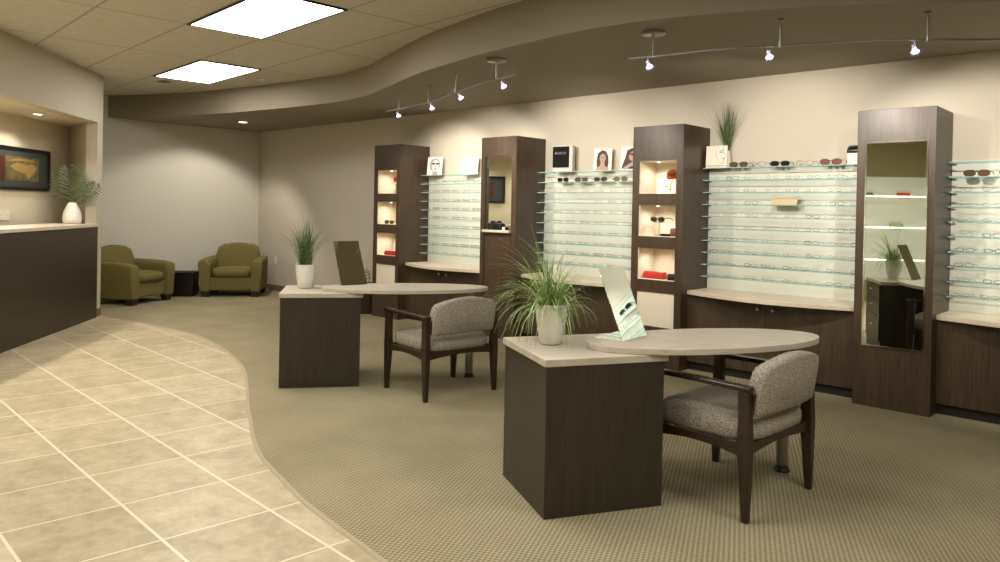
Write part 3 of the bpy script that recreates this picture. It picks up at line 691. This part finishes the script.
branch(mb, [(.01, .01, .2), (.06, .05, .30), (.14, .12, .38), (.20, .18, .47)], 11, .19, (.68, .55, -.3))
branch(mb, [(-.01, 0, .2), (-.06, .03, .26), (-.12, .06, .29)], 6, .10, (.4, .3, .5))
mb.build('branches', ['grass_d', 'stem'], e)
# dark planter beside the far left tower
e = thing('planter', 'dark tapered planter with a leafy sprig behind the farther desk', 'plant', (-8.17, 6.12, .006))
MB().lathe([(.135, 0), (.14, .01), (.175, .38), (.182, .40), (.16, .40), (.155, .36)], n=32).build('pot', 'wood_desk', e, smooth=50)
mb = MB(); branch(mb, [(0, 0, .38), (-.01, .0, .48), (-.01, 0, .57)], 5, .07, (.7, .7, 0)); branch(mb, [(.02, 0, .38), (.05, .0, .46), (.04, .02, .54)], 5, .06, (.7, -.6, 0)); mb.build('sprig', ['leaf', 'stem'], e)

# ------------------------------------------------------------------ desks
def make_desk(label, loc, rz):
    e = thing('consultation_desk', label, 'desk', loc, rz, 'consultation desks on the carpet')
    cb = MB().box(.0, .622, .0, .60, 0, .712).build('cabinet', 'wood_desk', e, bevel=.0015)
    for z0, z1 in ((.10, .38), (.385, .545), (.55, .70)):      # drawers face the window side
        d = MB().box(.02, .605, .6005, .615, z0, z1).build('drawer', 'wood_desk', cb, bevel=.001)
        MB().tube([(.27, .618, (z0 + z1) / 2 + .02), (.27, .635, (z0 + z1) / 2 + .02), (.36, .635, (z0 + z1) / 2 + .02), (.36, .618, (z0 + z1) / 2 + .02)], .005, 8).build('pull', 'chrome', d, smooth=60)
    MB().box(-.01, .642, -.008, .615, .7125, .748).build('worktop', 'lam', e, bevel=.003)
    pts = [(.995 + .69 * math.cos(a), .20 + .292 * math.sin(a)) for a in (2 * math.pi * i / 72 for i in range(72))]
    MB().prism(pts, .7485, .780).build('oval_top', 'lam', e, bevel=.003)
    l = MB().lathe([(.032, .03), (.032, .748)], (1.545, .26, 0), 24).build('leg', 'steel', e, smooth=50)
    MB().lathe([(.045, .001), (.045, .012), (.036, .02), (.036, .034)], (1.545, .26, 0), 24).build('foot', 'black', l, smooth=50)
    return e
CZ = .0062
make_desk('nearest dark wood desk with cream top and oval table extension', (-2.178, 2.668, CZ), R(61.3))
make_desk('farther dark wood desk with cream top and oval table extension', (-5.215, 3.072, CZ), R(53.7))
def easel_mirror(label, loc, rz, m, lean, w):
    e = thing('easel_mirror', label, 'mirror', loc, rz, 'tabletop mirrors on the desks')
    la = R(lean); L = .362 / math.cos(la); sx_, cz_ = math.sin(la), math.cos(la)
    mb = MB(); t = .004
    mb.hexa([(0, 0, .002), (t, 0, .002), (t, w, .002), (0, w, .002)], [(-sx_ * L, 0, cz_ * L), (-sx_ * L + t, 0, cz_ * L), (-sx_ * L + t, w, cz_ * L), (-sx_ * L, w, cz_ * L)]); mb.build('mirror', m, e)
    MB().box(-.17, 0, 0, w, 0, .003).build('base_plate', 'mirror', e)
    return e
easel_mirror('tilted frameless mirror on the nearest oval desk top', (-2.108, 3.185, .7865), R(4.5), 'mirror_wavy', 22.5, .258)
easel_mirror('tilted frameless mirror on the farther oval desk top', (-5.154, 3.60, .7865), R(-12), 'mirror', 28, .23)

# ------------------------------------------------------------------ guest chairs (front faces local +X)
def make_chair(label, loc, rz):
    e = thing('guest_chair', label, 'chair', loc, rz, 'upholstered guest chairs at the desks')
    for sx_ in (-1, 1):
        for sy_ in (-1, 1):
            X, Y = sx_ * .262, sy_ * .325
            f = (X + sx_ * .012, Y + sy_ * .004, 0); r = (X, Y, .36); t_ = (X - sx_ * .004, Y, .612)
            mb = MB(); q = lambda p, a, b: [(p[0] - a / 2, p[1] - b / 2, p[2]), (p[0] + a / 2, p[1] - b / 2, p[2]), (p[0] + a / 2, p[1] + b / 2, p[2]), (p[0] - a / 2, p[1] + b / 2, p[2])]
            mb.loft([q(f, .032, .032), q((X + sx_ * .004, Y, .26), .058, .042), q(r, .068, .044), q((X, Y, .46), .058, .044), q(t_, .054, .044)])
            mb.build('leg', 'chair_wood', e, bevel=.004)
    for s in (-1, 1):
        MB().loft([[(x, s * .325 - .026, .612 + z), (x, s * .325 + .026, .612 + z), (x, s * .325 + .026, .636 + z), (x, s * .325 - .026, .636 + z)] for x, z in ((-.292, 0), (0, .004), (.285, .002), (.305, .0))]).build('arm', 'chair_wood', e, bevel=.006)
    mb = MB()
    for s in (-1, 1):
        P = [(-.235 + .47 * i / 10, .305 + .022 * math.sin(math.pi * i / 10)) for i in range(11)]
        mb.prism(P + [(.235, .362), (-.235, .362)], s * .325 - .011, s * .325 + .011, 'y')
        P = [(-.308 + .616 * i / 10, .305 + .022 * math.sin(math.pi * i / 10)) for i in range(11)]
        mb.prism(P + [(.308, .362), (-.308, .362)], s * .262 - .011, s * .262 + .011, 'x')
    mb.build('seat_rail', 'chair_wood', e)
    def sq(hx, hy, z, n=40, p=5, cx=0): return [(cx + hx * math.copysign(abs(math.cos(a)) ** (2 / p), math.cos(a)), hy * math.copysign(abs(math.sin(a)) ** (2 / p), math.sin(a)), z) for a in (2 * math.pi * i / n for i in range(n))]
    mb = MB(); mb.loft([sq(.262, .292, .355), sq(.285, .300, .372), sq(.292, .303, .40), sq(.290, .303, .430), sq(.275, .290, .458), sq(.225, .24, .474, p=4), sq(.14, .16, .481, p=3), sq(.04, .05, .484, p=2.2)])
    mb.build('seat_cushion', 'chair_fab', e, smooth=70)
    # backrest: arched pad, slightly curved and raked
    NW, rings = 18, []
    def outline(sc, dx):
        W = .292 * sc; pts = []
        zc_ = .62
        base = [(-W, .505), (-W - .004, .60), (-W - .002, .66)]
        top = [(-W + .006, .698)] + [(-W + .022 + (2 * W - .044) * i / 12, .722 + .048 * math.sin(math.pi * i / 12) ** .8) for i in range(13)] + [(W - .006, .698)]
        pts = base + top + [(W + .002, .66), (W + .004, .60), (W, .505)] + [(W * (1 - 2 * i / 6), .490 + (sc - 1) * 0) for i in range(0, 7)]
        out = []
        for y, z in pts:
            z = zc_ + (z - zc_) * (1 - (1 - sc) * 1.6)
            out.append((-.268 + dx - (z - .49) * .16 + .030 * (1 - (y / .3) ** 2) * -1, y, z))
        return out
    mb = MB(); mb.loft([outline(.93, .044), outline(.985, .036), outline(1, .02), outline(1, -.012), outline(.985, -.028), outline(.93, -.036)])
    mb.build('backrest', 'chair_fab', e, smooth=60)
    for s in (-1, 1): MB().taper((-.272, s * .300, .50), (.03, .03), (-.285, s * .298, .60), (.03, .03)).build('back_support', 'chair_wood', e)
    return e
make_chair('grey speckled guest chair with dark wood arms at the nearest desk', (-1.748, 3.668, CZ), R(176))
make_chair('grey speckled guest chair with dark wood arms at the farther desk', (-4.355, 4.0, CZ), R(173))

# ------------------------------------------------------------------ olive armchairs
def make_armchair(label, loc, rz, w=.90, d=.80):
    e = thing('armchair', label, 'armchair', loc, rz, 'olive armchairs at the far wall')
    # local: front faces +X, origin at front centre on the floor
    aw = .15; h = .60
    MB().box(-d + .06, -.04, -w / 2 + aw - .02, w / 2 - aw + .02, .10, .30).build('base', 'olive', e, bevel=.015, seg=3)
    for s in (-1, 1):
        yo, yi = s * w / 2, s * (w / 2 - aw)
        def prof(x, top, out):
            return [(x, yi, .085), (x, yi, top - .10), (x, yi + s * .004, top - .05), (x, yi + s * (aw * .25), top - .01), (x, yi + s * aw * .55, top), (x, yo + s * out * .6, top - .02), (x, yo + s * out, top - .08), (x, yo + s * out * .5, top - .2), (x, yo - s * .01, .085)]
        mb = MB(); mb.loft([prof(-d + .02, .60, .0), prof(-d + .2, .60, .01), prof(-d * .4, .595, .02), prof(-.10, .585, .03), prof(-.02, .57, .03), prof(0, .54, .02)])
        mb.build('arm', 'olive', e, smooth=50, bevel=.012)
    W2 = w / 2 - aw - .005
    def sq(hx, hy, z, cx, n=36, p=5): return [(cx + hx * math.copysign(abs(math.cos(a)) ** (2 / p), math.cos(a)), hy * math.copysign(abs(math.sin(a)) ** (2 / p), math.sin(a)), z) for a in (2 * math.pi * i / n for i in range(n))]
    c = -.29; mb = MB(); mb.loft([sq(.25, W2 - .02, .301, c), sq(.285, W2, .33, c), sq(.29, W2, .39, c), sq(.27, W2 - .02, .43, c), sq(.2, W2 - .08, .447, c, p=4), sq(.06, .08, .455, c, p=3)]); mb.build('seat_cushion', 'olive', e, smooth=60)
    pts = [(-W2 - .02, .30), (-W2 - .045, .62), (-W2 - .01, .745), (-W2 + .06, .785)] + [(-W2 + .1 + (2 * W2 - .2) * i / 8, .79 + .022 * math.sin(math.pi * i / 8)) for i in range(9)] + [(W2 - .06, .785), (W2 + .01, .745), (W2 + .045, .62), (W2 + .02, .30)]
    mb = MB(); zz = lambda sc, x0: [(x0 - (z - .30) * .22, y * sc, .30 + (z - .30) * (1 - (1 - sc) * .7)) for y, z in pts]
    mb.loft([zz(.88, -.525), zz(.96, -.535), zz(1, -.565), zz(1, -.63), zz(.95, -.66)]); mb.build('back_cushion', 'olive', e, smooth=60)
    for fx in (-.07, -d + .09):
        for s in (-1, 1): MB().taper((fx, s * (w / 2 - .085), 0), (.085, .10), (fx, s * (w / 2 - .08), .084), (.11, .13)).build('foot', 'chair_wood', e, bevel=.004)
    return e
make_armchair('olive green armchair facing forward beside the room corner', (-10.84, 5.52, CZ), math.atan2(-.61, .79), .90, .78)
make_armchair('olive green armchair seen from its side beyond the left column', (-10.86, 4.38, CZ), math.atan2(.48, .88), .86, .78)
e = thing('cube_table', 'low black cube table between the two olive armchairs', 'table', (-11.47, 5.08, CZ), R(-38))
MB().box(-.18, .18, -.18, .18, .02, .345).build('body', 'black', e, bevel=.006); MB().box(-.19, .19, -.19, .19, .3455, .37).build('top', 'blackm', e, bevel=.004); MB().box(-.16, .16, -.16, .16, 0, .0195).build('plinth', 'blackm', e)

# ------------------------------------------------------------------ wall fixtures
def plate(name, label, loc, rz, w, h, holes):
    e = thing(name, label, 'outlet', loc, rz)
    MB().box(-w / 2, w / 2, -.006, 0, -h / 2, h / 2).build('cover', 'white_pl', e, bevel=.002)
    for hx, hz in holes:
        o = MB().box(hx - .014, hx + .014, -.008, -.0062, hz - .016, hz + .016).build('socket', 'white', e, bevel=.002)
        for s in (-.006, .006): MB().box(hx + s - .0015, hx + s + .0015, -.0086, -.0081, hz - .004, hz + .006).build('slot', 'ink', o)
    return e
plate('wall_outlet', 'small white outlet low on the display wall left of the farther desk', (-11.236, YW - .001, .52), 0, .075, .12, [(0, .028), (0, -.028)])
orz = math.atan2(OD.y, OD.x)
def ow(px_t, z, off=.002): return (KN.x + OD.x * px_t - .0 + .679 * off, KN.y + OD.y * px_t + .734 * off, z)
plate('wall_outlet', 'white double outlet on the office wall above the reception counter', ow(1.50, 1.27), orz + math.pi, .24, .115, [(.055, 0), (-.055, 0)])
e = thing('framed_picture', 'black framed abstract leaf picture on the office wall', 'picture', ow(.56 + .74, 1.81, .004), orz + math.pi)
fw_, fh_ = .74, .25
mb = MB()
for a in ((-fw_, fw_, -fh_, -fh_ + .035), (-fw_, fw_, fh_ - .035, fh_), (-fw_, -fw_ + .035, -fh_ + .035, fh_ - .035), (fw_ - .035, fw_, -fh_ + .035, fh_ - .035)): mb.box(a[0], a[1], -.028, 0, a[2], a[3])
mb.build('frame', 'black', e, bevel=.004)
MB().box(-fw_ + .03, fw_ - .03, -.010, -.002, -fh_ + .03, fh_ - .03).build('picture_mat', 'mat_green', e)
a_ = MB().box(-fw_ + .2, fw_ - .25, -.013, -.0105, -fh_ + .11, fh_ - .11).build('print', 'art', e)
def fl(pts, m, y): MB().prism(pts, y - .0008, y, 'y').build('print_shape', m, a_)
fl([(-fw_ + .201, -.139), (-.20, -.139), (-.20, .139), (-fw_ + .201, .139)], 'art_red', -.0133)
fl([(x - .12, y) for x, y in [(.0, .02), (.14, .07), (.29, .06), (.35, .04), (.45, .07), (.58, .03), (.5, -.05), (.38, -.12), (.33, -.05), (.16, -.03)]], 'art_leaf', -.0136)
fl([(x - .14, y) for x, y in [(-.04, .08), (.15, .12), (.5, .115), (.56, .09), (.3, .095)]], 'art_leaf', -.0136)

# ------------------------------------------------------------------ ceiling fixtures
E1, E2, O0 = Vector((1.51, -.09, 0)), Vector((.03, .725, 0)), Vector((-6.49, 3.595, 0))
vis = {(2, -2): 'lit ceiling troffer over the aisle before the nearest desk', (0, -4): 'lit ceiling troffer over the tiles beside the left wall', (2, -4): 'lit ceiling troffer over the tiles left of the viewpoint', (4, -1): 'lit ceiling troffer over the carpet right of the viewpoint', (4, -4): 'lit ceiling troffer straight above the viewpoint', (0, -1): 'large lit ceiling troffer nearer the camera', (-2, 0): 'farther lit ceiling troffer above the armchair corner'}
for (i, j) in [(0, -1), (-2, 0), (2, -2), (0, -4), (2, -4), (4, -1), (4, -4)]:
    P = O0 + E1 * i + E2 * j
    lab = vis[(i, j)]
    e = thing('ceiling_light', lab, 'ceiling light', (P.x, P.y, ZC - .001), 0, 'ceiling troffers')
    def quad(mb, a0, a1, b0, b1, z0, z1):
        c = [E1 * a + E2 * b for a, b in ((a0, b0), (a1, b0), (a1, b1), (a0, b1))]
        mb.hexa([(p.x, p.y, z0) for p in c], [(p.x, p.y, z1) for p in c])
    g, h_ = .018, .035
    mb = MB(); quad(mb, 0.004, g, 0.008, .992, -.012, 0); quad(mb, 1 - g, .996, 0.008, .992, -.012, 0); quad(mb, g, 1 - g, 0.008, h_, -.012, 0); quad(mb, g, 1 - g, 1 - h_, .992, -.012, 0); mb.build('frame', 'darkmetal', e)
    mb = MB(); quad(mb, g, 1 - g, h_, 1 - h_, -.006, -.001); dfo = mb.build('diffuser', 'diffuser', e)
def downlight(label, x, y, z, r, energy, tgt, size, blend=.3):
    e = thing('recessed_light', label, 'ceiling light', (x, y, z), 0, 'recessed downlights')
    MB().lathe([(r, 0), (r, -.006), (r * .82, -.007), (r * .8, -.001)], n=28).build('trim_ring', 'white_pl', e, smooth=50)
    MB().lathe([(r * .78, -.001), (r * .78, -.0035)], n=24).build('lamp', 'bulb_w', e)
    light('downlight_beam', 'SPOT', (x, y, z - .02), energy, WARM, target=tgt, spot_size=R(size), spot_blend=blend, shadow_soft_size=.04)
downlight('small recessed downlight in the soffit before the far left wall', -10.603, 5.565, ZS, .078, 78, (-11.45, 5.2, .2), 115, .4)
downlight('small recessed downlight in the office ceiling above the counter', -9.633, 2.563, 2.43, .058, 28, (-9.633, 2.563, 0), 130, .6)
# out-of-view office light that brightens the opening
# air vent and smoke detector
e = thing('ceiling_vent', 'small dark air vent in the ceiling beside the farther troffer', 'vent', (-9.80, 4.05, ZC - .001), R(-3))
MB().box(-.17, .17, -.11, .11, -.006, 0).build('frame', 'ceil', e, bevel=.002)
mb = MB()
for k in range(6): mb.box(-.10, .10, -.07 + k * .024, -.058 + k * .024, -.010, -.006)
mb.build('louver', 'darkmetal', e)
e = thing('smoke_detector', 'pale round smoke detector on the ceiling near the soffit edge', 'smoke detector', (-8.55, 4.74, ZC - .001))
MB().lathe([(.07, 0), (.07, -.012), (.055, -.028), (.01, -.03)], n=28).build('body', 'ceil', e, smooth=50); MB().lathe([(.02, -.03), (.018, -.034)], n=16).build('sensor_cap', 'white_pl', e)

# ------------------------------------------------------------------ track lights
RZ = 2.53
def track(label, pts, canopies, stems, heads, hl):
    e = thing('track_rail', label, 'track light', (0, 0, 0), 0, 'curved light rails under the soffit')
    P = [Vector((p.x, p.y, RZ)) for p in catmull(pts, 10)]
    MB().tube(P, .008, 8).build('rail', 'steel', e, smooth=60)
    for x, y in stems:
        MB().tube([(x, y, RZ + .006), (x, y, ZS - .012)], .006, 8).build('stem', 'steel', e, smooth=60)
        MB().lathe([(.020, ZS), (.020, ZS - .012), (.009, ZS - .014)], (x, y, 0), 20).build('ceiling_cap', 'steel', e, smooth=50)
        MB().lathe([(.012, RZ - .012), (.012, RZ + .03)], (x, y, 0), 14).build('rail_clamp', 'steel', e, smooth=50)
    for x, y in canopies:
        MB().tube([(x, y, RZ + .006), (x, y, ZS - .02)], .007, 8).build('stem', 'steel', e, smooth=60)
        MB().lathe([(.085, ZS), (.085, ZS - .014), (.075, ZS - .022), (.01, ZS - .024)], (x, y, 0), 30).build('canopy', 'steel', e, smooth=50)
    for (x, y, tx), lb in zip(heads, hl):
        h = thing('track_spotlight', lb, 'spotlight', (x, y, RZ - .010), 0, 'small glass track spotlights')
        MB().tube([(0, 0, 0), (0, 0, -.030)], .005, 8).build('pivot', 'steel', h)
        tgt = Vector((tx, YW, 1.55)); d = (tgt - Vector((x, y, RZ - .06))).normalized()
        d = (d + Vector((.0, 0, -.5))).normalized(); rot = d.to_track_quat('-Z', 'Y').to_euler()
        s = MB().lathe([(.012, .012), (.014, -.012), (.030, -.045), (.032, -.047), (.027, -.044), (.010, -.010)], n=20, caps=False).build('glass_shade', 'headglass', h, smooth=60, loc=(0, 0, -.032), rot=rot)
        MB().lathe([(.004, -.012), (.022, -.030), (.022, -.038), (.004, -.040)], n=16).build('bulb', 'bulb', s, smooth=60)
        light('track_beam', 'SPOT', Vector((x, y, RZ - .045)) + d * .055, SPOT_W, WARM, target=tgt, spot_size=R(82), spot_blend=.55, shadow_soft_size=.03)
track('left curved light rail with four glass heads under the soffit', [(-6.70, 5.25), (-6.4, 5.20), (-5.7, 5.03), (-5.0, 4.73), (-4.55, 4.57), (-4.15, 4.46), (-3.95, 4.40)], [(-4.27, 4.49)], [(-6.42, 5.205), (-5.74, 5.04), (-5.03, 4.745)],
      [(-6.45, 5.21, -6.9), (-5.68, 5.02, -6.2), (-4.93, 4.70, -5.0), (-4.18, 4.47, -4.5)], ['track spotlight at the far left end of the left rail', 'second track spotlight from the left end of the left rail', 'third track spotlight from the left end of the left rail', 'track spotlight at the right end of the left rail'])
track('right curved light rail with glass heads running to the right edge', [(-2.93, 4.43), (-2.75, 4.48), (-2.3, 4.55), (-1.95, 4.68), (-1.48, 4.89), (-1.2, 5.06), (-.87, 5.32), (-.3, 5.6), (.6, 5.75)], [(-2.76, 4.477)], [(-1.95, 4.68), (-1.2, 5.06)],
      [(-2.79, 4.465, -3.0), (-2.01, 4.65, -2.3), (-1.26, 5.02, -1.2), (-.2, 5.63, -.3)], ['track spotlight by the round canopy of the right rail', 'track spotlight above the pale gold glasses, middle of right rail', 'track spotlight above the tall mirror tower', 'track spotlight beyond the right edge on the right rail'])

# ------------------------------------------------------------------ lit display on the near left wall (the tall mirror shows it)
T0, T1 = 6.9, 8.9
mb = MB(); lbox(mb, T0, T1, -.016, -.002, .37, 2.12); tag(mb.build('backing_board', 'panel'), 'cream backing board of the lit shelves on the near left wall', 'wall panel')
for z, nm in ((1.79, 'upper'), (1.27, 'middle'), (.73, 'lower')):
    e = thing('lit_shelf', nm + ' lit glass shelf on the near left wall', 'shelf', (0, 0, 0), 0, 'lit shelves on the near left wall')
    mb = MB(); lbox(mb, T0 + .05, T1 - .05, -.21, -.017, z - .010, z); mb.build('glass_pane', 'glass', e)
    mb = MB(); lbox(mb, T0 + .05, T1 - .05, -.224, -.211, z - .014, z + .004); mb.build('light_strip', 'lit_edge', e)
for t_, z, m_, nm in ((7.7, 1.791, 'leaf', 'green glasses case on the upper lit shelf'), (7.5, 1.271, 'red', 'red glasses case on the middle lit shelf'), (8.2, 1.271, 'leaf2', 'pale green glasses case on the middle lit shelf'), (8.3, 1.791, 'redpetal', 'orange glasses case on the upper lit shelf')):
    p_ = lp(t_, -.11); gcase('glasses_case', nm, (p_[0], p_[1], z), .2, .07, .06, m_, math.degrees(math.atan2(LD.y, LD.x)))

# row of office downlights behind the counter, left of the picture
for k, t_ in enumerate((2.3, 3.3, 4.2)):
    p_ = lp(t_, .60); downlight(('nearest', 'middle', 'farthest')[2 - k] + ' office downlight of the row beyond the left edge', p_[0], p_[1], 2.43, .075, 82, (p_[0], p_[1], 0), 140, .4)
